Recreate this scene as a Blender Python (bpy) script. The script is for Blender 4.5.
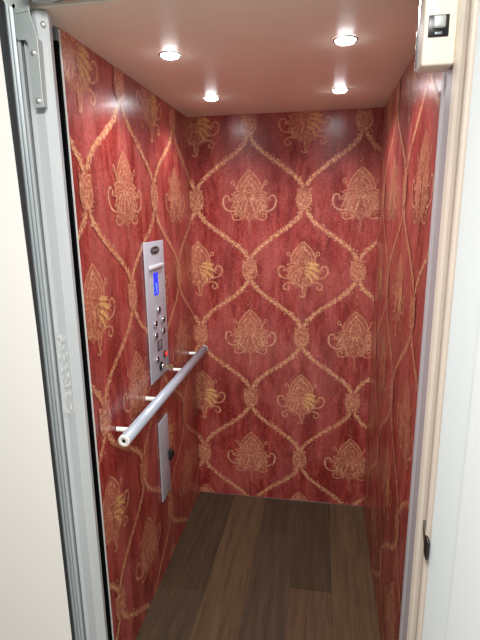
import bpy, bmesh, math, random
from mathutils import Vector, Matrix
random.seed(7)
C = bpy.context.scene
COL = C.collection
for o in list(bpy.data.objects):
    bpy.data.objects.remove(o, do_unlink=True)

# ------------------------------------------------------------------ camera
CAMP = (0.6680, -2.3558, 1.5870)
PITCH, YAW, ROLL = -0.2247, 0.1756, 0.0131
FOC = 465.0                                   # focal length in pixels of the 480x640 frame
cam_d = bpy.data.cameras.new('camera')
cam = bpy.data.objects.new('camera', cam_d)
COL.objects.link(cam)
cam_d.sensor_fit = 'VERTICAL'
cam_d.sensor_height = 36.0
cam_d.lens = FOC / 640.0 * 36.0
cam_d.clip_start = 0.02
_m = Matrix.Rotation(YAW, 3, 'Z') @ Matrix.Rotation(PITCH, 3, 'X') @ Matrix.Rotation(ROLL, 3, 'Y') @ Matrix.Rotation(math.pi/2, 3, 'X')
cam.matrix_world = Matrix.Translation(CAMP) @ _m.to_4x4()
C.camera = cam

# ------------------------------------------------------------------ world, light, exposure
w = bpy.data.worlds.new('world'); C.world = w; w.use_nodes = True
bg = w.node_tree.nodes['Background']
bg.inputs[0].default_value = (0.93, 0.97, 1.0, 1)
bg.inputs[1].default_value = 0.22
SPOT_W = 9.8
SPOT_COL = (0.90, 0.96, 1.0)
LENS_E = 60.0
C.view_settings.view_transform = 'Standard'
C.view_settings.look = 'None'
C.view_settings.gamma = 1.0
C.view_settings.exposure = 0.06
# added fill light over the landing, unseen behind the camera
la = bpy.data.lights.new('landing_fill', 'AREA'); la.shape = 'DISK'; la.size = 0.7; la.energy = 66.0; la.color = (1.0, 0.97, 0.93)
lo = bpy.data.objects.new('landing_fill', la); COL.objects.link(lo); lo.location = (0.55, -2.62, 2.50)

# ------------------------------------------------------------------ sizes
H = 2.05; W = 0.927; YF = -1.145; YR = -1.138

# ------------------------------------------------------------------ node helpers
def new_mat(name):
    m = bpy.data.materials.new(name); m.use_nodes = True
    nt = m.node_tree
    return m, nt, nt.nodes['Principled BSDF']

def simple(name, col, rough=0.5, metal=0.0, bump=0.0, bscale=60, emit=None, es=0, vary=0.0, vscale=(8, 8, 8), spec=0.5, coat=0):
    m, nt, b = new_mat(name)
    b.inputs['Base Color'].default_value = (*col, 1)
    b.inputs['Roughness'].default_value = rough
    b.inputs['Metallic'].default_value = metal
    b.inputs['Specular IOR Level'].default_value = spec
    if coat: b.inputs['Coat Weight'].default_value = coat
    if emit:
        b.inputs['Emission Color'].default_value = (*emit, 1)
        b.inputs['Emission Strength'].default_value = es
    tc = nt.nodes.new('ShaderNodeTexCoord')
    if vary or bump:
        mp = nt.nodes.new('ShaderNodeMapping'); mp.inputs['Scale'].default_value = vscale
        nt.links.new(tc.outputs['Object'], mp.inputs['Vector'])
    if vary:
        n = nt.nodes.new('ShaderNodeTexNoise'); n.inputs['Scale'].default_value = 1.0; n.inputs['Detail'].default_value = 4
        nt.links.new(mp.outputs[0], n.inputs['Vector'])
        r = nt.nodes.new('ShaderNodeValToRGB')
        r.color_ramp.elements[0].position = 0.3; r.color_ramp.elements[1].position = 0.7
        r.color_ramp.elements[0].color = (*[c*(1-vary) for c in col], 1)
        r.color_ramp.elements[1].color = (*[min(1, c*(1+vary)) for c in col], 1)
        nt.links.new(n.outputs['Fac'], r.inputs[0]); nt.links.new(r.outputs[0], b.inputs['Base Color'])
    if bump:
        n2 = nt.nodes.new('ShaderNodeTexNoise'); n2.inputs['Scale'].default_value = bscale; n2.inputs['Detail'].default_value = 3
        nt.links.new(tc.outputs['Object'], n2.inputs['Vector'])
        bp = nt.nodes.new('ShaderNodeBump'); bp.inputs['Strength'].default_value = bump; bp.inputs['Distance'].default_value = 0.002
        nt.links.new(n2.outputs['Fac'], bp.inputs['Height']); nt.links.new(bp.outputs[0], b.inputs['Normal'])
    return m

WALL_ROUGH = 0.33
def noise(nt, vec, scale, detail=4, rough=0.55, sc3=None):
    if sc3:
        mp = nt.nodes.new('ShaderNodeMapping'); mp.inputs['Scale'].default_value = sc3
        nt.links.new(vec, mp.inputs['Vector']); vec = mp.outputs[0]
    n = nt.nodes.new('ShaderNodeTexNoise'); n.inputs['Scale'].default_value = scale
    n.inputs['Detail'].default_value = detail; n.inputs['Roughness'].default_value = rough
    nt.links.new(vec, n.inputs['Vector'])
    return n.outputs['Fac']
def ramp(nt, fac, stops):
    r = nt.nodes.new('ShaderNodeValToRGB'); e = r.color_ramp.elements
    while len(e) < len(stops): e.new(0.5)
    for i, (p, c) in enumerate(stops):
        e[i].position = p
        e[i].color = (*c, 1) if len(c) == 3 else c
    nt.links.new(fac, r.inputs[0]); return r.outputs[0]
def mixc(nt, fac, a, b, mode='MIX'):
    m = nt.nodes.new('ShaderNodeMix'); m.data_type = 'RGBA'; m.blend_type = mode
    for v, i in ((fac, 0), (a, 6), (b, 7)):
        if hasattr(v, 'links'): nt.links.new(v, m.inputs[i])
        elif i == 0: m.inputs[0].default_value = v
        else: m.inputs[i].default_value = (*v, 1)
    return m.outputs[2]
def g(v): return (v, v, v)

def red_ground(nt):
    """mottled crimson ground of the wall covering: vertical drips, cloudy patches and fine pale flecks"""
    tc = nt.nodes.new('ShaderNodeTexCoord'); v = tc.outputs['Object']
    s1 = noise(nt, v, 1.0, 5, 0.62, (15, 15, 2.6))
    s2 = noise(nt, v, 1.0, 5, 0.65, (48, 48, 13))
    s3 = noise(nt, v, 1.0, 3, 0.6, (130, 130, 60))
    cl = noise(nt, v, 1.0, 4, 0.6, (6.5, 6.5, 3.0))
    dk = noise(nt, v, 1.0, 4, 0.6, (9, 9, 2.4))
    fine = noise(nt, v, 1.0, 3, 0.6, (190, 190, 110))
    c = ramp(nt, s1, [(0.40, (0.135, 0.004, 0.005)), (0.50, (0.285, 0.024, 0.020)), (0.60, (0.45, 0.088, 0.074))])
    c2 = ramp(nt, s2, [(0.38, (0.155, 0.005, 0.006)), (0.50, (0.285, 0.023, 0.020)), (0.63, (0.46, 0.090, 0.075))])
    c = mixc(nt, 0.5, c, c2)
    c = mixc(nt, ramp(nt, cl, [(0.45, g(0)), (0.60, g(0.6))]), c, (0.45, 0.110, 0.094))
    c = mixc(nt, ramp(nt, dk, [(0.36, g(0.65)), (0.50, g(0))]), c, (0.15, 0.006, 0.007))
    c = mixc(nt, ramp(nt, s3, [(0.36, g(0.55)), (0.50, g(0))]), c, (0.15, 0.006, 0.007))
    c = mixc(nt, ramp(nt, fine, [(0.55, g(0)), (0.72, g(0.50))]), c, (0.56, 0.27, 0.16))
    return v, c
def wall_bsdf(nt, b, col, v):
    nt.links.new(col, b.inputs['Base Color'])
    b.inputs['Roughness'].default_value = WALL_ROUGH
    b.inputs['Specular IOR Level'].default_value = 0.45
    b.inputs['Coat Weight'].default_value = 0.35; b.inputs['Coat Roughness'].default_value = 0.22
    h = noise(nt, v, 160, 2)
    bp = nt.nodes.new('ShaderNodeBump'); bp.inputs['Strength'].default_value = 0.10; bp.inputs['Distance'].default_value = 0.001
    nt.links.new(h, bp.inputs['Height']); nt.links.new(bp.outputs[0], b.inputs['Normal'])
def mat_red():
    m, nt, b = new_mat('red_wall_covering'); v, c = red_ground(nt); wall_bsdf(nt, b, c, v); return m
def mat_gold(name, bright, dull, lo_, hi_):
    m, nt, b = new_mat(name); v, c = red_ground(nt)
    gr = noise(nt, v, 130, 3, 0.7)
    wear = noise(nt, v, 42, 4, 0.7)
    gc = mixc(nt, ramp(nt, gr, [(0.40, g(0)), (0.62, g(1))]), dull, bright)
    f = ramp(nt, wear, [(0.30, g(lo_)), (0.62, g(hi_))])
    c = mixc(nt, f, c, gc)
    wall_bsdf(nt, b, c, v); return m
M = {}
M['red'] = mat_red()
M['gold_bead'] = mat_gold('gold_bead_print', (0.82, 0.53, 0.30), (0.58, 0.25, 0.15), 0.12, 0.88)
M['gold_line'] = mat_gold('gold_line_print', (0.74, 0.43, 0.22), (0.53, 0.20, 0.11), 0.20, 0.88)
M['gold_wash'] = mat_gold('gold_wash_print', (0.54, 0.23, 0.125), (0.40, 0.11, 0.070), 0.12, 0.72)
M['gold_leaf'] = mat_gold('gold_leaf_print', (0.76, 0.48, 0.17), (0.58, 0.27, 0.10), 0.65, 1.0)
M['shade_print'] = mat_gold('dark_print', (0.14, 0.008, 0.012), (0.12, 0.006, 0.010), 0.1, 0.5)
WALLMATS = ['red', 'gold_wash', 'gold_line', 'gold_bead', 'gold_leaf', 'shade_print']
M['ceiling'] = simple('pale_ceiling_panel', (0.91, 0.83, 0.71), 0.33, bump=0.03, bscale=30, vary=0.02)
M['white_wall'] = simple('white_painted_wall', (0.77, 0.755, 0.715), 0.6, bump=0.05, bscale=120)
M['white_door'] = simple('white_lacquered_door', (0.88, 0.98, 0.985), 0.4, bump=0.02, bscale=40)
M['white_panel'] = simple('white_gloss_panel', (0.93, 1.0, 1.0), 0.35)
M['cream'] = simple('cream_painted_metal', (0.95, 0.88, 0.74), 0.38, vary=0.03)
M['cream_shade'] = simple('shaded_cream_metal', (0.60, 0.52, 0.44), 0.5, vary=0.03)  # cream darkened: shade of the moulding's recesses put into the colour
M['lavender'] = simple('grey_lavender_aluminium', (0.50, 0.49, 0.51), 0.4, metal=0.1)
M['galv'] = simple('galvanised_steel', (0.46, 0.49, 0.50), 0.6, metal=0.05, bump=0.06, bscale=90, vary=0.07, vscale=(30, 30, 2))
M['galv_dark'] = simple('dark_galv_and_groove_shade', (0.24, 0.28, 0.30), 0.45, metal=0.5, vary=0.15, vscale=(40, 40, 1.5))  # also colours shade into the post's grooves
M['groove_shade'] = simple('groove_shade_steel', (0.36, 0.41, 0.43), 0.45, metal=0.3, vary=0.10, vscale=(40, 40, 1.5))  # galv darkened with the shade of the grooves
M['bracket'] = simple('zinc_bracket_steel', (0.47, 0.52, 0.51), 0.45, metal=0.5, bump=0.05, bscale=150, vary=0.06)
M['zinc'] = simple('bright_zinc_screw', (0.80, 0.80, 0.76), 0.25, metal=0.8)
M['alu'] = simple('brushed_aluminium', (0.47, 0.48, 0.54), 0.42, metal=0.12, bump=0.03, bscale=200, vary=0.03, vscale=(4, 4, 200))
M['rail'] = simple('satin_aluminium_tube', (0.45, 0.50, 0.58), 0.30, metal=0.2, vary=0.02)
M['cap'] = simple('white_nylon_cap', (0.82, 0.80, 0.76), 0.4)
M['ivory'] = simple('ivory_plastic', (0.80, 0.745, 0.65), 0.45)
M['chrome'] = simple('polished_chrome', (0.85, 0.85, 0.86), 0.12, metal=1.0)
M['black'] = simple('gap_black', (0.004, 0.004, 0.005), 0.9, spec=0.05)
M['black_gloss'] = simple('black_plastic', (0.010, 0.010, 0.012), 0.3)
M['dark_face'] = simple('dark_bronze_button_face', (0.05, 0.028, 0.025), 0.5, metal=0.0, spec=0.2)
M['red_btn'] = simple('red_button_plastic', (0.80, 0.035, 0.03), 0.3, emit=(1, 0.05, 0.03), es=0.5)
M['screen'] = simple('blue_backlit_display', (0.01, 0.02, 0.4), 0.25, emit=(0.005, 0.03, 1.0), es=1.0)
M['screen_mark'] = simple('pale_display_segments', (0.2, 0.4, 0.9), 0.3, emit=(0.10, 0.28, 1.0), es=1.2)
M['silver_print'] = simple('silver_print', (0.60, 0.60, 0.63), 0.4)
M['worn_print'] = simple('worn_silver_print', (0.30, 0.30, 0.32), 0.4)
M['brass'] = simple('brass_key', (0.52, 0.40, 0.20), 0.3, metal=0.8)
M['lens'] = simple('lit_led_lens', (1, 1, 1), 0.3, emit=(0.93, 0.98, 1.0), es=LENS_E)
M['bezel'] = simple('satin_nickel_bezel', (0.34, 0.31, 0.31), 0.3, metal=0.9)
M['header'] = simple('dark_track_and_groove_shade', (0.035, 0.040, 0.042), 0.5, metal=0.3)
M['tongue'] = simple('grey_steel_latch_tongue', (0.085, 0.078, 0.055), 0.4, metal=0.1)
def tape_mat():
    m, nt, b = new_mat('clear_crinkled_tape')
    b.inputs['Base Color'].default_value = (0.93, 0.93, 0.90, 1)
    b.inputs['Roughness'].default_value = 0.12
    b.inputs['Alpha'].default_value = 0.30
    b.inputs['Coat Weight'].default_value = 1.0
    tc = nt.nodes.new('ShaderNodeTexCoord')
    n = noise(nt, tc.outputs['Object'], 1.0, 3, 0.6, (160, 160, 70))
    nt.links.new(ramp(nt, n, [(0.52, g(0.03)), (0.70, g(0.5))]), b.inputs['Alpha'])
    bp = nt.nodes.new('ShaderNodeBump'); bp.inputs['Strength'].default_value = 0.6; bp.inputs['Distance'].default_value = 0.004
    nt.links.new(n, bp.inputs['Height']); nt.links.new(bp.outputs[0], b.inputs['Normal'])
    return m
M['tape'] = tape_mat()
def wood(name, a, bcol):
    m, nt, b = new_mat(name)
    tc = nt.nodes.new('ShaderNodeTexCoord'); v = tc.outputs['Object']
    n1 = noise(nt, v, 1.0, 6, 0.65, (38, 2.6, 1))
    n2 = noise(nt, v, 1.0, 4, 0.6, (190, 7, 1))
    c = ramp(nt, n1, [(0.34, a), (0.66, bcol)])
    c = mixc(nt, ramp(nt, n2, [(0.50, g(0)), (0.72, g(0.45))]), c, tuple(x*0.5 for x in a))
    nt.links.new(c, b.inputs['Base Color']); b.inputs['Roughness'].default_value = 0.52
    b.inputs['Specular IOR Level'].default_value = 0.2
    bp = nt.nodes.new('ShaderNodeBump'); bp.inputs['Strength'].default_value = 0.15; bp.inputs['Distance'].default_value = 0.001
    nt.links.new(n2, bp.inputs['Height']); nt.links.new(bp.outputs[0], b.inputs['Normal'])
    return m
M['wood_dark'] = wood('dark_walnut_plank', (0.042, 0.025, 0.0140), (0.070, 0.043, 0.0245))
M['wood_mid'] = wood('walnut_plank', (0.066, 0.039, 0.0205), (0.112, 0.068, 0.037))
M['wood_grey'] = wood('smoky_walnut_plank', (0.046, 0.029, 0.0175), (0.080, 0.051, 0.031))
M['wood_red'] = wood('reddish_walnut_plank', (0.068, 0.038, 0.021), (0.110, 0.063, 0.036))
M['seam'] = simple('plank_seam', (0.012, 0.008, 0.006), 0.8)
M['landing_floor'] = simple('pale_landing_floor', (0.45, 0.40, 0.34), 0.5, vary=0.08)

# ------------------------------------------------------------------ mesh helpers
class MB:
    def __init__(s): s.v = []; s.f = []; s.m = []; s.sm = []
    def add(s, vs, fs, mi=0, smooth=False):
        o = len(s.v); s.v += [tuple(x) for x in vs]
        for f in fs: s.f.append([o+i for i in f]); s.m.append(mi); s.sm.append(smooth)
    def box(s, a, b, mi=0, bev=0.0, seg=2):
        x0, y0, z0 = a; x1, y1, z1 = b
        if bev <= 0:
            vs = [(x, y, z) for z in (z0, z1) for y in (y0, y1) for x in (x0, x1)]
            s.add(vs, [(0,2,3,1),(4,5,7,6),(0,1,5,4),(2,6,7,3),(0,4,6,2),(1,3,7,5)], mi); return
        bm = bmesh.new(); bmesh.ops.create_cube(bm, size=1)
        for v in bm.verts:
            v.co = Vector(((x0+x1)/2 + v.co.x*(x1-x0), (y0+y1)/2 + v.co.y*(y1-y0), (z0+z1)/2 + v.co.z*(z1-z0)))
        bmesh.ops.bevel(bm, geom=list(bm.edges), offset=bev, segments=seg, affect='EDGES', profile=0.5)
        bm.verts.index_update()
        s.add([v.co[:] for v in bm.verts], [[v.index for v in f.verts] for f in bm.faces], mi, True); bm.free()
    def lathe(s, origin, axis, prof, n=32, mi=0, smooth=True, caps=True):
        """prof: list of (distance along axis, radius)"""
        ax = Vector(axis).normalized(); t = Vector((0, 0, 1)) if abs(ax.z) < 0.9 else Vector((1, 0, 0))
        e1 = ax.cross(t).normalized(); e2 = ax.cross(e1); O = Vector(origin)
        vs = []; fs = []
        for d, r in prof:
            for k in range(n):
                a = 2*math.pi*k/n
                vs.append(O + ax*d + (e1*math.cos(a) + e2*math.sin(a))*r)
        for i in range(len(prof)-1):
            for k in range(n):
                k2 = (k+1) % n
                fs.append((i*n+k, i*n+k2, (i+1)*n+k2, (i+1)*n+k))
        s.add(vs, fs, mi, smooth)
        if caps:
            o = len(s.v) - len(vs)
            s.f.append([o+k for k in range(n)][::-1]); s.m.append(mi); s.sm.append(False)
            s.f.append([o+(len(prof)-1)*n+k for k in range(n)]); s.m.append(mi); s.sm.append(False)
    def prism(s, poly, z0, z1, mi=0, mids=None):
        """plan polygon (x,y) extruded in z"""
        n = len(poly)
        vs = [(x, y, z0) for x, y in poly] + [(x, y, z1) for x, y in poly]
        for i in range(n):
            j = (i+1) % n
            s.add([vs[i], vs[j], vs[n+j], vs[n+i]], [(0,1,2,3)], mids[i] if mids else mi)
        s.add(vs, [tuple(range(n))[::-1], tuple(range(n, 2*n))], mi)
    def slab(s, poly, y0, y1, mi=0):
        """outline (x,z) extruded along y"""
        n = len(poly)
        vs = [(x, y0, z) for x, z in poly] + [(x, y1, z) for x, z in poly]
        fs = [(i, (i+1) % n, n+(i+1) % n, n+i) for i in range(n)]
        s.add(vs, fs + [tuple(range(n))[::-1], tuple(range(n, 2*n))], mi)
    def build(s, name, mats, parent=None, recalc=True):
        me = bpy.data.meshes.new(name); me.from_pydata(s.v, [], s.f)
        for m in (mats if isinstance(mats, (list, tuple)) else [mats]): me.materials.append(M[m])
        me.polygons.foreach_set('material_index', s.m); me.polygons.foreach_set('use_smooth', s.sm)
        if recalc:
            bm = bmesh.new(); bm.from_mesh(me); bmesh.ops.recalc_face_normals(bm, faces=list(bm.faces)); bm.to_mesh(me); bm.free()
        me.update()
        o = bpy.data.objects.new(name, me); COL.objects.link(o)
        if parent:
            o.parent = parent
            r = parent
            off = Vector((0, 0, 0))
            while r: off += r.location; r = r.parent
            me.transform(Matrix.Translation(-off))
        return o
def structure(o): o['kind'] = 'structure'; return o
def thing(name, label, cat, loc, group=None):
    e = bpy.data.objects.new(name, None); COL.objects.link(e); e.location = loc; e.empty_display_size = 0.05
    return tag(e, label, cat, group)
def tag(o, label, cat, group=None):
    o['label'] = label; o['category'] = cat
    if group: o['group'] = group
    return o

# ------------------------------------------------------------------ printed wall covering
PU, PV = 0.54, 0.697           # repeat of the ogee trellis
U0, V0 = 0.035, 1.655          # one knot of it
def stroke(pts, w0, w1=None, wm=None):
    """polyline to a ribbon of quads, width w0 -> wm -> w1"""
    w1 = w0 if w1 is None else w1; n = len(pts); L = []; R = []
    for i, (x, y) in enumerate(pts):
        a = pts[max(i-1, 0)]; b = pts[min(i+1, n-1)]
        dx, dy = b[0]-a[0], b[1]-a[1]; l = math.hypot(dx, dy) or 1
        t = i/(n-1)
        wd = (w0*(1-t) + w1*t) if wm is None else (w0 + (wm-w0)*2*t if t < .5 else wm + (w1-wm)*(2*t-1))
        L.append((x - dy/l*wd/2, y + dx/l*wd/2)); R.append((x + dy/l*wd/2, y - dx/l*wd/2))
    return [[L[i], R[i], R[i+1], L[i+1]] for i in range(n-1)]
def bez(p0, p1, p2, p3, n=14):
    o = []
    for i in range(n+1):
        t = i/n; a = (1-t)**3; b = 3*t*(1-t)**2; c = 3*t*t*(1-t); d = t**3
        o.append((a*p0[0]+b*p1[0]+c*p2[0]+d*p3[0], a*p0[1]+b*p1[1]+c*p2[1]+d*p3[1]))
    return o
def spiral(cx, cy, r0, r1, a0, a1, n=18):
    return [(cx + (r0+(r1-r0)*i/n)*math.cos(math.radians(a0+(a1-a0)*i/n)), cy + (r0+(r1-r0)*i/n)*math.sin(math.radians(a0+(a1-a0)*i/n))) for i in range(n+1)]
def petal(x, y, ang, l, wd, n=7):
    """leaf outline from (x,y) pointing at ang"""
    a = math.radians(ang); ca, sa = math.cos(a), math.sin(a); top = []; bot = []
    for i in range(n+1):
        t = i/n; h = wd/2*math.sin(math.pi*t**0.8)
        bend = 0.10*l*math.sin(math.pi*t)
        top.append((t*l, h+bend)); bot.append((t*l, -h+bend))
    pl = top + bot[::-1][1:-1]
    return [(x + px*ca - py*sa, y + px*sa + py*ca) for px, py in pl]
def dot(x, y, r, n=6, sy=1.0):
    a0 = random.random()
    return [(x + r*math.cos(a0+2*math.pi*k/n), y + r*sy*math.sin(a0+2*math.pi*k/n)) for k in range(n)]
def mir(polys): return [[(-x, y) for x, y in p][::-1] for p in polys]

def crown(s=1.0, y0=0.0):
    """pointed artichoke crown: washed body, three nested outlines, scattered beads"""
    P = []
    def half(k): return bez((0.035*k, 0), (0.085*k, 0.030*k), (0.062*k, 0.085*k), (0.0, 0.135*k), 16)
    h = half(1.0)
    body = h + [(-x, y) for x, y in h[::-1][1:]]
    P.append((1, [(x*s, y0+y*s) for x, y in body]))
    for k, wd, yo in ((1.0, 0.0065, 0), (0.72, 0.006, 0.008), (0.44, 0.0055, 0.016)):
        q = [(x*s, y0+(y+yo)*s) for x, y in half(k)]
        st = stroke(q, wd, wd*0.8)
        for p in st + mir(st): P.append((2, p))
    for i in range(34):
        t = random.random(); yy = 0.01 + 0.105*t; xx = (random.random()*2-1)*0.052*(1-t)**0.6
        P.append((random.choice((2, 3, 3)), dot(xx*s, y0+yy*s, random.uniform(0.0025, 0.0045))))
    for k in range(4):                               # scales up the middle
        st = stroke(spiral(0, y0+(0.022+0.025*k)*s, (0.022-0.004*k)*s, (0.022-0.004*k)*s, 200, 340, 8), 0.005, 0.005)
        P += [(2, p) for p in st]
    return P
def leaf(x, y, ang, l, wd, tone=2, fill=1):
    """outlined leaf with a vein over a faint wash"""
    pt = petal(x, y, ang, l, wd)
    P = [(fill, pt)]
    P += [(tone, p) for p in stroke(pt + [pt[0]], 0.0042)]
    a = math.radians(ang)
    P += [(tone, p) for p in stroke([(x, y), (x+0.8*l*math.cos(a), y+0.8*l*math.sin(a))], 0.0050, 0.002)]
    return P
def both(side): return side + [(mi, [(-x, y) for x, y in p][::-1]) for mi, p in side]
def speckle(n, fx, tones=(2, 2, 3)):
    P = []
    for i in range(n):
        x, y = fx(); P.append((random.choice(tones), dot(x, y, random.uniform(0.0018, 0.0040))))
    return P
def blob(rx, ry, cy=0.0):
    def fx():
        a = random.uniform(0, 2*math.pi); q = random.random()**0.5
        return rx*q*math.cos(a), cy + ry*q*math.sin(a)
    return fx
def scroll(p, sp, w0, wm, tone=2): return [(tone, q) for q in stroke(p + sp, w0, w0*0.8, wm)]
def motif_a():
    P = [(1, [(0.085*math.cos(a)*(1+0.12*math.cos(5*a)), -0.030+0.070*math.sin(a)) for a in [2*math.pi*k/26 for k in range(26)]])]
    P += crown(1.0, 0.005)
    S = []
    S += scroll(bez((0.03, -0.030), (0.075, -0.075), (0.140, -0.060), (0.132, 0.0), 16), spiral(0.112, 0.004, 0.020, 0.006, -10, 260, 14), 0.005, 0.010, 3)
    S += scroll(bez((0.055, 0.045), (0.075, 0.055), (0.07, 0.085), (0.082, 0.09), 8), spiral(0.078, 0.078, 0.013, 0.004, 70, -220, 10), 0.004, 0.006)
    S += scroll(bez((0.015, -0.07), (0.04, -0.105), (0.090, -0.110), (0.086, -0.078), 12), spiral(0.072, -0.080, 0.014, 0.004, 0, 250, 10), 0.005, 0.008)
    S += scroll(bez((0.02, -0.01), (0.05, 0.0), (0.08, -0.02), (0.07, -0.04), 10), spiral(0.058, -0.040, 0.012, 0.003, 0, -250, 10), 0.005, 0.007)
    for a, l, wd in ((14, 0.088, 0.030), (-8, 0.098, 0.030), (-30, 0.098, 0.030), (-52, 0.092, 0.028), (-74, 0.090, 0.026)):
        S += leaf(0.008, 0.006, a, l, wd, 3 if a < -20 else 2)
    for i in range(5):
        a = math.radians(-20-32*i*0.6)
        S += scroll([(0.05+0.012*i*math.cos(a), 0.016-0.022*i)], spiral(0.060-0.006*i, 0.010-0.022*i, 0.010, 0.004, 90, -150, 8), 0.004, 0.006)
    P += both(S)
    P += speckle(70, blob(0.085, 0.075, -0.030), (2, 3, 3))
    P += speckle(22, blob(0.110, 0.030, -0.075), (1, 2, 2))
    P += [(1, p) for p in stroke([(0, -0.08), (0.002, -0.12), (-0.001, -0.165)], 0.010, 0.004)]
    for i in range(10):
        P.append((2, dot(random.uniform(-0.007, 0.007), -0.095-0.008*i, 0.0026)))
        P.append((2, dot(random.uniform(-0.012, 0.012), 0.142+0.008*i, 0.0028)))
    return P
def motif_b():
    P = [(1, [(0.078*math.cos(a)*(1+0.10*math.cos(6*a)), -0.030+0.062*math.sin(a)) for a in [2*math.pi*k/26 for k in range(26)]])]
    P += crown(0.98, 0.01)
    S = []
    S += scroll(bez((0.03, -0.03), (0.07, -0.055), (0.128, -0.045), (0.124, 0.0), 14), spiral(0.102, 0.002, 0.022, 0.005, 0, 270, 16), 0.006, 0.010, 2)
    S += scroll(bez((0.01, -0.085), (0.04, -0.055), (0.10, -0.06), (0.098, -0.088), 12), spiral(0.080, -0.087, 0.018, 0.005, 0, -260, 14), 0.006, 0.009, 2)
    S += scroll(bez((0.05, 0.05), (0.07, 0.055), (0.06, 0.085), (0.073, 0.09), 8), spiral(0.071, 0.078, 0.012, 0.004, 80, -180, 10), 0.004, 0.006)
    S += scroll(bez((0.010, -0.03), (0.04, -0.02), (0.07, -0.04), (0.055, -0.058), 10), spiral(0.045, -0.056, 0.011, 0.003, 0, -250, 10), 0.005, 0.007)
    for a, l, wd in ((22, 0.080, 0.026), (-2, 0.085, 0.028), (-26, 0.082, 0.028), (-50, 0.078, 0.026), (-72, 0.076, 0.024)):
        S += leaf(0.008, -0.002, a, l, wd, 2)
    P += both(S)
    for a, l, x, y in ((-24, 0.088, 0.014, 0.016), (-38, 0.084, 0.012, 0.000), (-54, 0.068, 0.010, -0.014), (-12, 0.066, 0.020, 0.030)):
        P.append((4, petal(x, y, a, l, 0.0165)))
    P += speckle(60, blob(0.080, 0.070, -0.030), (2, 2, 3))
    P += leaf(0, -0.06, -90, 0.078, 0.024)
    P += [(2, p) for p in stroke(spiral(0, -0.122, 0.016, 0.016, 200, 340, 6), 0.007)]
    return P
def knot():
    P = [(1, [(0.036*math.cos(a)*(1-0.15*math.sin(3*a)), 0.056*math.sin(a)) for a in [2*math.pi*k/22 for k in range(22)]])]
    for k, wd in ((0.92, 0.004), (0.5, 0.004)):
        P += [(2, p) for p in stroke([(0.038*k*math.cos(a), 0.054*k*math.sin(a)) for a in [2*math.pi*i/22 for i in range(23)]], wd)]
    for i in range(3):
        for sx in (-1, 1):
            P += leaf(0, -0.045+0.03*i, 90 - sx*48, 0.048, 0.020)
    P += speckle(70, blob(0.044, 0.062), (2, 2, 3, 3))
    return P
def garland(sx):
    """beaded ogee band from a knot at (0,0) to the next at (sx*PU/2, -PV/2)"""
    N = 60; path = []
    for i in range(N+1):
        t = i/N
        path.append((sx*PU/2*(t - 0.92*math.sin(2*math.pi*t)/(2*math.pi)), -PV/2*t))
    a, b = int(N*0.14), int(N*0.86)
    P = [(1, p) for p in stroke(path[a:b+1], 0.017, 0.017, 0.025)]
    for i in range(a, b):
        x, y = path[i]; dx, dy = path[i+1][0]-x, path[i+1][1]-y; l = math.hypot(dx, dy); nx, ny = -dy/l, dx/l
        for rep in range(4):
            o = random.gauss(0, 0.0062)
            t = random.random()
            P.append((3 if random.random() < 0.72 else 2, dot(x+dx*t+nx*o, y+dy*t+ny*o, random.uniform(0.0026, 0.0052), 6)))
        if i % 3 == 0:
            o = random.uniform(-0.003, 0.003)
            P.append((4, dot(x+nx*o, y+ny*o, random.uniform(0.004, 0.0065), 7)))
    return P
MOT_A, MOT_B, KNOTP = motif_a(), motif_b(), knot()
GAR = {-1: [garland(-1) for _ in range(3)], 1: [garland(1) for _ in range(3)]}

def covering(mb, umin, umax, vmin, vmax, to3d):
    def put(P, cu, cv, base=0.0003):
        for q, (mi, poly) in enumerate(P):
            us = [cu+x for x, y in poly]; vs = [cv+y for x, y in poly]
            if max(us) <= umin or min(us) >= umax or max(vs) <= vmin or min(vs) >= vmax: continue
            lift = base + q*2.5e-6              # every print a hair above the one before it
            pts = [to3d(min(max(u, umin), umax), min(max(v, vmin), vmax), lift) for u, v in zip(us, vs)]
            mb.add(pts, [tuple(range(len(pts)))], mi)
    k0 = int(math.floor((umin-U0)/(PU/2))) - 2; k1 = int(math.ceil((umax-U0)/(PU/2))) + 2
    for r in range(-2, 8):
        for k in range(k0, k1+1):
            cu, cv = U0 + k*PU/2, V0 - r*PV/2
            if (k + r) % 2 == 0:
                for sx in (-1, 1): put(random.choice(GAR[sx]), cu, cv, 0.0003 if sx < 0 else 0.0012)
                put(KNOTP, cu, cv, 0.0021)
            else:
                put(MOT_A if r % 2 == 0 else MOT_B, cu, cv)

# ------------------------------------------------------------------ the cab: walls, ceiling, floor
TH = 0.022
mb = MB(); mb.box((-0.03, 0.0, -0.02), (W+0.03, TH, H))
covering(mb, 0.0, W, 0.004, H-0.001, lambda u, v, l: (u, -l, v))
structure(mb.build('wall_back', WALLMATS, recalc=False))

SL = 0.54/0.557
mb = MB(); mb.box((-0.018, YF, -0.02), (0.0, 0.0, H))
covering(mb, YF*SL+0.001, -0.001, 0.004, H-0.001, lambda u, v, l: (l, u/SL, v))
structure(mb.build('wall_left', WALLMATS, recalc=False))

mb = MB(); mb.box((W, YR, -0.02), (W+0.018, 0.0, H))
covering(mb, W+0.001, W-YR-0.001, 0.004, H-0.001, lambda u, v, l: (W-l, -(u-W), v))
structure(mb.build('wall_right', WALLMATS, recalc=False))

mb = MB(); mb.box((-0.06, -1.256, H), (W+0.06, TH, H+0.03))
structure(mb.build('ceiling', 'ceiling'))

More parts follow.
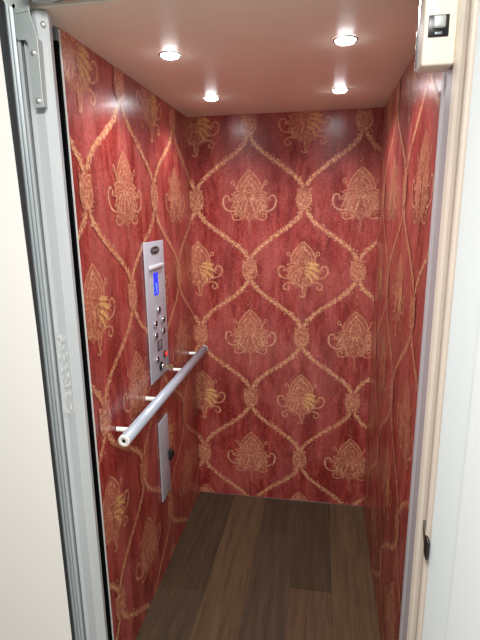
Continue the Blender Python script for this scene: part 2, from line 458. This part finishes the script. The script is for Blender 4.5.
# plank floor: each board a raised strip over a dark underlay
mb = MB(); FM = ['seam', 'wood_dark', 'wood_mid', 'wood_grey', 'wood_red']
mb.box((-0.02, -1.18, -0.03), (W+0.02, 0.0, -0.0022), 0)
xs = [0.0, 0.205, 0.389, 0.567, 0.745, W]
cuts = [[(0, -0.712, 1), (-0.712, -1.18, 3)], [(0, -1.18, 2)], [(0, -0.30, 1), (-0.30, -1.18, 3)], [(0, -0.636, 1), (-0.636, -1.18, 4)], [(0, -0.985, 2), (-0.985, -1.18, 1)]]
gp = 0.0006
for i, run in enumerate(cuts):
    for y1, y0, mi in run:
        mb.box((xs[i]+gp, y0+gp, -0.003), (xs[i+1]-gp, y1-gp, 0.0), mi)
structure(mb.build('floor', FM))

# thin pale edges that finish the panels
mb = MB(); mb.box((-0.0030, YF-0.0025, 0.0), (0.0012, YF, H-0.004))
structure(mb.build('trim_1', 'cap'))
mb = MB(); mb.box((0.0, -0.004, 0.0), (W, -0.0012, 0.003))
structure(mb.build('baseboard_back', 'bezel'))

# black strip standing for the dark gap beside the cab's left panel with a grey cap at its head
mb = MB(); mb.box((-0.075, YF-0.012, 0.0), (-0.0032, YF-0.0002, 2.018), 0)
mb.box((-0.075, YF-0.012, 2.0185), (-0.0032, YF-0.0002, H-0.001), 1)
structure(mb.build('trim_2', ['black', 'galv_dark']))

# dark joint between the right panel and its door post
mb = MB(); mb.box((0.930, -1.1915, 0.0), (1.02, YR-0.0005, H-0.001)); structure(mb.build('trim_6', 'black'))

# threshold and landing
mb = MB(); mb.box((-0.05, -1.40, -0.03), (W+0.05, -1.181, -0.001)); structure(mb.build('trim_3', 'galv_dark'))
mb = MB(); mb.box((-1.6, -4.4, -0.05), (2.4, -1.401, -0.002)); structure(mb.build('floor_landing', 'landing_floor'))
mb = MB(); mb.slab([(-1.6, -0.002), (-0.0315, -0.002), (-0.0318, 1.30), (-0.0420, 2.05), (-0.0490, 2.6), (-1.6, 2.6)], -1.3305, -1.3295); mb.box((-1.6, -1.3295, -0.002), (-0.05, -1.262, 2.6)); mb.box((-0.0385, -1.33, 2.14), (2.4, -1.262, 2.6))
mb.box((1.06, -1.33, -0.002), (2.4, -1.262, 2.14))
structure(mb.build('wall_front', 'white_wall'))

# ------------------------------------------------------------------ left door post: folded steel and a grooved track
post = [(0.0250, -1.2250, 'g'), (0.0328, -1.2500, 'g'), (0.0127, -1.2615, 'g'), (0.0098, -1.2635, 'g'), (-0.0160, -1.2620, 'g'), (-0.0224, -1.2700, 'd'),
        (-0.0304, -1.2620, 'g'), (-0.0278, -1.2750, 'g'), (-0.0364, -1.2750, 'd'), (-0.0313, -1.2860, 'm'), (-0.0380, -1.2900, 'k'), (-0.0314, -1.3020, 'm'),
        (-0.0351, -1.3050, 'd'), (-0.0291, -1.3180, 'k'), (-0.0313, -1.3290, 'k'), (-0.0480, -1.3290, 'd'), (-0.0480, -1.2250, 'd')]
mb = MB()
mb.prism([(x, y) for x, y, _ in post], 0.0, 2.046, 0, ['gdmk'.index(c) for _, _, c in post])  # darker tones paint shade and dim reflections into the groove faces
structure(mb.build('trim_4', ['galv', 'galv_dark', 'groove_shade', 'header']))

# track header over the opening
t = thing('door_track', 'dark steel door track with a pale lip across the top of the opening', 'door track', (0.44, -1.28, 2.056))
mb = MB(); mb.box((0.012, -1.34, 2.085), (0.842, -1.2805, 2.13), 0, 0.002); mb.box((0.012, -1.34, 2.066), (0.842, -1.334, 2.0849), 0)
mb.build('channel', 'header', t)
mb = MB(); mb.box((0.012, -1.279, 2.0535), (0.842, -1.257, 2.085), 0, 0.002); mb.build('lip', 'zinc', t)

# steel bracket screwed to the post
def screw(parent, x, y, z, ax=(0, -1, 0), r=0.0058):
    b = MB(); b.lathe((x, y, z), ax, [(0, r*1.25), (0.0008, r*1.25), (0.001, r), (0.003, r*0.85), (0.0042, r*0.45)], 20, 0)
    d = Vector(ax)
    o = b.build('screw', 'zinc', parent)
    return o
t = thing('mounting_bracket', 'bent zinc steel bracket with long screwed tongue atop the left door post', 'bracket', (0.006, -1.279, 1.84))
mb = MB()
arm = [(-0.058, 2.12), (-0.0540, 2.0488), (-0.0488, 2.0293), (-0.0346, 1.9860), (-0.0300, 1.9800), (-0.0110, 1.9795), (0.0006, 1.968), (-0.0070, 1.8374), (-0.0050, 1.8350), (0.0165, 1.8350), (0.0180, 1.8374),
       (0.0192, 1.9836), (0.0062, 2.0352), (0.0067, 2.12)]
arm[6] = (-0.0062, 1.972)
mb.slab(arm, -1.2815, -1.2785)
a = mb.build('arm', 'bracket', t)
bv = a.modifiers.new('bevel', 'BEVEL'); bv.width = 0.0008; bv.segments = 2
mb = MB(); mb.slab([(-0.0575, 2.115), (-0.0540, 2.0492), (-0.0490, 2.0310), (0.0050, 2.0365), (0.0065, 2.115)], -1.2832, -1.2815)
mb.build('stiffener', 'bracket', t)
mb = MB(); mb.lathe((-0.0300, -1.2830, 2.0480), (0, -1, 0), [(0, 0.0075), (0.0012, 0.0075), (0.0012, 0.0045), (0.0004, 0.0045)], 22, 0); mb.lathe((-0.0300, -1.2831, 2.0480), (0, -1, 0), [(0, 0.0046), (0.0006, 0.0046)], 20, 1)
mb.build('bolt_hole', ['bracket', 'black'], t)
screw(t, 0.0066, -1.2815, 1.9515); screw(t, 0.0066, -1.2815, 1.8500)
mb = MB(); mb.slab([(-0.0050, 1.8374), (0.0165, 1.8374), (0.0190, 1.9800), (-0.0050, 1.9700)], -1.2786, -1.2640)
mb.build('spacer', 'galv', t)
t = tag(screw(None, 0.0215, -1.2572, 2.017), 'bright screw head at the top of the left post beside the bracket', 'screw')

# crinkled clear tape on the post
mb = MB(); n = 22
tp = [(-0.0172, 1.2890), (0.0095, 1.2898), (0.0125, 1.0570), (-0.0215, 1.0550)]
rows = []
for i in range(n+1):
    f = i/n
    xl = tp[0][0]*(1-f)+tp[3][0]*f + random.uniform(-.0012, .0012); xr = tp[1][0]*(1-f)+tp[2][0]*f + random.uniform(-.0012, .0012)
    z = tp[0][1]*(1-f)+tp[3][1]*f
    rows.append([(xl+(xr-xl)*j/5, -1.2715 - random.uniform(0, 0.0016), z + random.uniform(-.002, .002)) for j in range(6)])
vs = [p for r in rows for p in r]
mb.add(vs, [(i*6+j, i*6+j+1, (i+1)*6+j+1, (i+1)*6+j) for i in range(n) for j in range(5)], 0, True)
o = mb.build('tape_strip', 'tape'); sd = o.modifiers.new('thickness', 'SOLIDIFY'); sd.thickness = 0.0004
tag(o, 'crinkled strip of clear tape stuck halfway up the grey left door post', 'tape')

# small dark catch in the black gap
t = thing('door_catch', 'tiny dark red catch pin poking from the black gap beside the left post', 'catch', (0.010, -1.215, 1.132))
mb = MB(); mb.lathe((0.004, -1.2236, 1.132), (1, 0, 0), [(0, 0.009), (0.008, 0.009), (0.0095, 0.007)], 16); mb.build('housing', 'black_gloss', t)
mb = MB(); mb.lathe((0.0135, -1.2236, 1.132), (1, 0, 0), [(0, 0.004), (0.004, 0.004), (0.0055, 0.002)], 14); mb.build('pin', 'red_btn', t)

# ------------------------------------------------------------------ right door post, door leaf, lock parts
X0 = 0.914
rp = [(X0+0.001, -1.192, 'e'), (X0-0.0010, -1.2150, 'e'), (X0-0.0010, -1.2260, 'l'), (X0+0.0010, -1.2310, 'l'), (X0+0.0010, -1.2860, 'l'), (X0, -1.2880, 'c'), (X0-0.0016, -1.2950, 'c'), (X0-0.0010, -1.3200, 'c'), (X0+0.0020, -1.3360, 'b'), (X0+0.0070, -1.3440, 'b'),
      (X0+0.0070, -1.3800, 'c'), (X0-0.0008, -1.3870, 'c'), (X0-0.0012, -1.3950, 'c'), (X0, -1.4030, 'b'), (X0+0.0080, -1.4060, 'b'), (X0+0.0080, -1.4260, 'b'), (1.05, -1.4260, 'b'), (1.05, -1.192, 'b')]
mb = MB(); mb.prism([(x, y) for x, y, _ in rp], 0.0, 2.052, 0, ['lcbe'.index(c) for _, _, c in rp])  # recess faces get the darker cream as painted shade
structure(mb.build('trim_5', ['lavender', 'cream', 'cream_shade', 'silver_print']))

# white door leaf standing open against the side, hinged on the right post
dv = Vector((0.22, -0.9755, 0)).normalized(); dn = Vector((-dv.y, dv.x, 0))    # along the leaf / into its thickness
if dn.x < 0: dn = -dn
P0 = Vector((0.9150, -1.4280, 0))
def leaf(mb, s0, s1, z0, z1, t0, t1, mi=0):
    q = [P0 + dv*s0 + dn*t0, P0 + dv*s1 + dn*t0, P0 + dv*s1 + dn*t1, P0 + dv*s0 + dn*t1]
    mb.prism([(p.x, p.y) for p in q], z0, z1, mi)
mb = MB(); leaf(mb, 0, 0.88, 0.006, 2.04, 0, 0.04)
d = mb.build('door_1', 'white_door'); structure(d)
b_ = d.modifiers.new('bevel', 'BEVEL'); b_.width = 0.002; b_.segments = 2
mb = MB(); leaf(mb, 0.107, 0.80, 0.12, 1.92, -0.006, -0.0002)
d2 = mb.build('door_panel', 'white_panel'); b_ = d2.modifiers.new('bevel', 'BEVEL'); b_.width = 0.003; b_.segments = 2
d2.parent = d

# latch in the right post
t = thing('latch_strike', 'small black latch with a grey tongue low on the cream right door post', 'latch', (X0, -1.405, 0.875))
mb = MB()
yz = [(-1.3600, 0.896), (-1.4060, 0.872), (-1.4060, 0.842), (-1.3960, 0.846), (-1.3740, 0.864)]
vs = [(X0-0.0022, y, z) for y, z in yz] + [(X0+0.006, y, z) for y, z in yz]; k = len(yz)
mb.add(vs, [tuple(range(k)), tuple(range(k, 2*k))[::-1]] + [(i, (i+1) % k, k+(i+1) % k, k+i) for i in range(k)])
mb.build('tongue', 'tongue', t)
mb = MB(); mb.box((X0-0.0075, -1.4330, 0.850), (X0-0.0002, -1.4075, 0.893), 0, 0.003); mb.build('catch_body', 'black_gloss', t)
mb = MB(); mb.box((X0-0.0060, -1.4260, 0.842), (X0-0.0002, -1.4068, 0.8495), 0, 0.002); mb.build('catch_foot', 'black_gloss', t)

# interlock box at the head of the right post
t = thing('lock_box', 'cream plastic lock box with a black window at the top of the right door post', 'lock box', (0.885, -1.27, 1.866))
mb = MB(); mb.box((0.8505, -1.302, 1.866), (0.9125, -1.246, 2.10), 0, 0.0055, 3)
hs = mb.build('housing', 'ivory', t)
mb = MB()
wx0, wx1, wz0, wz1 = 0.8592, 0.8970, 1.9165, 1.9545
mb.box((wx0, -1.3045, wz0), (wx1, -1.3022, wz1), 0, 0.0008)
fr = mb.build('window_recess', 'black_gloss', t)
mb = MB(); mb.box((wx0+0.008, -1.3100, wz0+0.014), (wx1-0.007, -1.3046, wz1-0.002), 0, 0.003, 3); mb.build('latch_tongue', 'bracket', fr)
mb = MB(); mb.box((wx0+0.012, -1.3062, wz0+0.003), (wx1-0.012, -1.3046, wz0+0.008), 0, 0.0006); mb.build('contact', 'galv_dark', fr)
mb = MB(); mb.box((0.8480, -1.2459, 1.872), (0.9125, -1.2380, 2.10), 0, 0.002); mb.build('back_plate', 'chrome', t)

# ------------------------------------------------------------------ control panel on the left wall
PT = 0.008
cp = thing('control_panel', 'tall silver lift control panel with a blue display and push buttons on the left wall', 'control panel', (0.0, -0.567, 0.918))
mb = MB(); mb.box((0.0012, -0.677, 0.918), (PT, -0.461, 1.484), 0, 0.0018); mb.build('faceplate', 'alu', cp)
X = PT
lb = None
mb = MB()
def oval(mb, cy, cz, ry, rz, x0, x1, mi, n=36):
    p = [(cy+ry*math.cos(2*math.pi*k/n), cz+rz*math.sin(2*math.pi*k/n)) for k in range(n)]
    vs = [(x0, y, z) for y, z in p] + [(x1, y, z) for y, z in p]
    mb.add(vs, [tuple(range(n)), tuple(range(n, 2*n))] + [(i, (i+1) % n, n+(i+1) % n, n+i) for i in range(n)], mi)
oval(mb, -0.567, 1.449, 0.050, 0.0160, X+0.0002, X+0.0016, 0)
lb = mb.build('logo_badge', 'black_gloss', cp)
mb = MB()
for i in range(36):
    a0, a1 = 2*math.pi*i/36, 2*math.pi*(i+1)/36
    q = [(-0.567+0.047*k*math.cos(a), 1.449+0.0145*k*math.sin(a)) for a, k in ((a0, 1), (a1, 1), (a1, 0.93), (a0, 0.93))]
    mb.add([(X+0.0019, y, z) for y, z in q], [(0, 1, 2, 3)])
y0 = -0.5985
for wd, strokes in ((0.012, 'I_='), (0.012, 'II-'), (0.012, 'I=-'), (0.012, 'II_'), (0.012, 'I-=')):   # worn, unreadable letter shapes of the badge
    mb.box((X+0.0017, y0, 1.4435), (X+0.0021, y0+0.0028, 1.4545))
    if strokes.count('I') > 1: mb.box((X+0.0017, y0+0.0075, 1.4435), (X+0.0021, y0+0.0103, 1.4545))
    for ch, z in (('=', 1.4525), ('-', 1.4480), ('_', 1.4435)):
        if ch in strokes: mb.box((X+0.0017, y0, z), (X+0.0021, y0+0.0103, z+0.0022))
    y0 += 0.0132
mb.build('badge_print', 'worn_print', lb)
mb = MB(); mb.box((X+0.0002, -0.648, 1.3760), (X+0.0100, -0.492, 1.3925), 0, 0.0045, 3); mb.build('light_ridge', 'silver_print', cp)
mb = MB(); mb.box((X+0.0002, -0.599, 1.2690), (X+0.0016, -0.549, 1.3600), 0, 0.0006); ds = mb.build('display', 'screen', cp)
ds['label'] = 'lit blue display'
mb = MB()
for i, (dy, dz0, dz1) in enumerate(((0.018, 0.020, 0.052), (0.028, 0.012, 0.046), (0.012, 0.008, 0.016), (0.034, 0.006, 0.012))):
    mb.box((X+0.0017, -0.599+dy, 1.269+dz0), (X+0.0020, -0.599+dy+0.0035, 1.269+dz1))
mb.build('display_segments', 'screen_mark', ds)
def button(y, z):
    b = MB(); b.lathe((X+0.0002, y, z), (1, 0, 0), [(0, 0.0150), (0.007, 0.0150), (0.0082, 0.0142), (0.0082, 0.0132), (0.007, 0.0130)], 28)
    o = b.build('push_button', 'chrome', cp)
    f = MB(); f.lathe((X+0.0072, y, z), (1, 0, 0), [(0, 0.0128), (0.0012, 0.0128), (0.0022, 0.010), (0.0024, 0.003)], 24)
    f.build('button_face', 'dark_face', o)
for y, z in ((-0.567, 1.2055), (-0.5205, 1.155), (-0.6143, 1.157), (-0.5242, 1.1064), (-0.6154, 1.1075), (-0.6144, 1.0056)):
    button(y, z)
mb = MB(); mb.box((X+0.0002, -0.594, 1.0335), (X+0.0012, -0.538, 1.0765), 0, 0.0004); sl = mb.build('black_label', 'black_gloss', cp)
mb = MB()
for z in (1.0420, 1.0510, 1.0600, 1.0680):
    mb.box((X+0.0013, -0.585, z), (X+0.0016, -0.547 - random.choice((0, 0.008, 0.014)), z+0.0022))
mb.build('label_print', 'silver_print', sl)
mb = MB(); mb.lathe((X+0.0002, -0.5142, 1.0023), (1, 0, 0), [(0, 0.015), (0.005, 0.015), (0.006, 0.012)], 26); ab = mb.build('alarm_button', 'dark_face', cp); ab['label'] = 'red lit button'
mb = MB(); mb.lathe((X+0.0073, -0.5142, 1.0023), (1, 0, 0), [(0, 0.0110), (0.003, 0.0105), (0.0045, 0.006)], 24); mb.build('button_face', 'red_btn', ab)
mb = MB(); mb.lathe((X+0.0002, -0.5657, 0.962), (1, 0, 0), [(0, 0.020), (0.003, 0.020), (0.0045, 0.017)], 26); ks = mb.build('key_switch', 'black_gloss', cp)
mb = MB(); mb.lathe((X+0.0048, -0.5657, 0.962), (1, 0, 0), [(0, 0.012), (0.008, 0.012), (0.009, 0.009)], 24); mb.build('lock_barrel', 'chrome', ks)
t = thing('key', 'small brass key in the switch at the foot of the control panel', 'key', (X+0.0142, -0.5657, 0.962))
mb = MB(); mb.box((X+0.0140, -0.5672, 0.959), (X+0.0330, -0.5642, 0.965), 0, 0.0005); mb.build('blade', 'brass', t)
mb = MB()
ring = [(X+0.044+0.0125*math.cos(2*math.pi*k/24), 0.962+0.0095*math.sin(2*math.pi*k/24)) for k in range(24)]
mb.slab(ring, -0.5678, -0.5636); mb.build('bow', 'brass', t)

# lower cover plate
t = thing('cover_plate', 'plain silver cover plate with a black catch below the handrail', 'cover plate', (0.0, -0.57, 0.352))
mb = MB(); mb.box((0.0012, -0.626, 0.352), (PT, -0.5135, 0.7235), 0, 0.0016); mb.build('plate', 'alu', t)
mb = MB(); mb.box((PT+0.0002, -0.534, 0.505), (PT+0.016, -0.514, 0.552), 0, 0.003)
mb.box((PT+0.004, -0.5165, 0.511), (PT+0.019, -0.501, 0.546), 0, 0.003); mb.build('catch', 'black_gloss', t)

# ------------------------------------------------------------------ handrail
RX, RZ, RR = 0.062, 0.8865, 0.0195
t = thing('handrail', 'round brushed aluminium handrail on four pegs along the left wall', 'handrail', (0.0, -0.56, RZ))
mb = MB(); mb.lathe((RX, -1.080, RZ), (0, 1, 0), [(0, RR), (1.037, RR)], 40); mb.build('rail', 'rail', t)
for y, dr, nm in ((-1.0802, -1, 'end_cap'), (-0.0428, 1, 'end_cap')):
    mb = MB(); mb.lathe((RX, y, RZ), (0, dr, 0), [(0, RR+0.0004), (0.004, RR+0.0004), (0.0065, RR-0.002), (0.0068, 0.0085), (0.0045, 0.0080)], 36)
    cap = mb.build(nm, 'cap', t)
    mb = MB(); mb.lathe((RX, y+dr*0.0046, RZ), (0, dr, 0), [(0, 0.0075), (0.0008, 0.0075), (0.001, 0.0055)], 20, 0); mb.lathe((RX, y+dr*0.0057, RZ), (0, dr, 0), [(0, 0.0045), (0.0004, 0.0045)], 6, 1)
    mb.build('end_screw', ['chrome', 'black'], cap)
for y in (-1.003, -0.735, -0.385, -0.122):
    mb = MB(); mb.lathe((0.0014, y, RZ-0.002), (1, 0, 0), [(0, 0.0085), (0.002, 0.0085), (0.003, 0.0078), (RX-0.010, 0.0078)], 22); mb.build('peg', 'cap', t)

# ------------------------------------------------------------------ recessed ceiling lights
LIGHTS = [((0.2085, -0.893), 'round recessed downlight near the left wall, on the doorway side of the ceiling'),
          ((0.7160, -0.908), 'round recessed downlight near the right wall, on the doorway side of the ceiling'),
          ((0.2055, -0.3525), 'round recessed downlight in the back left corner of the ceiling'),
          ((0.7190, -0.365), 'round recessed downlight in the back right corner of the ceiling')]
for (x, y), lab in LIGHTS:
    t = thing('ceiling_downlight', lab, 'downlight', (x, y, H), 'recessed downlights of the cab')
    mb = MB(); mb.lathe((x, y, H-0.0005), (0, 0, -1), [(0, 0.0350), (0.0020, 0.0345), (0.0032, 0.0325), (0.0032, 0.0290), (0.0010, 0.0275)], 40, caps=False); mb.build('bezel', 'bezel', t)
    mb = MB(); mb.lathe((x, y, H-0.0012), (0, 0, -1), [(0, 0.0272), (0.0030, 0.0268), (0.0060, 0.0235), (0.0085, 0.0140), (0.0092, 0.004)], 32); mb.build('lens', 'lens', t)
    l = bpy.data.lights.new('downlight_lamp', 'SPOT'); l.energy = SPOT_W; l.color = SPOT_COL
    l.spot_size = math.radians(146); l.spot_blend = 0.75; l.shadow_soft_size = 0.025
    lo = bpy.data.objects.new('downlight_lamp', l); COL.objects.link(lo); lo.location = (x, y, H-0.032)
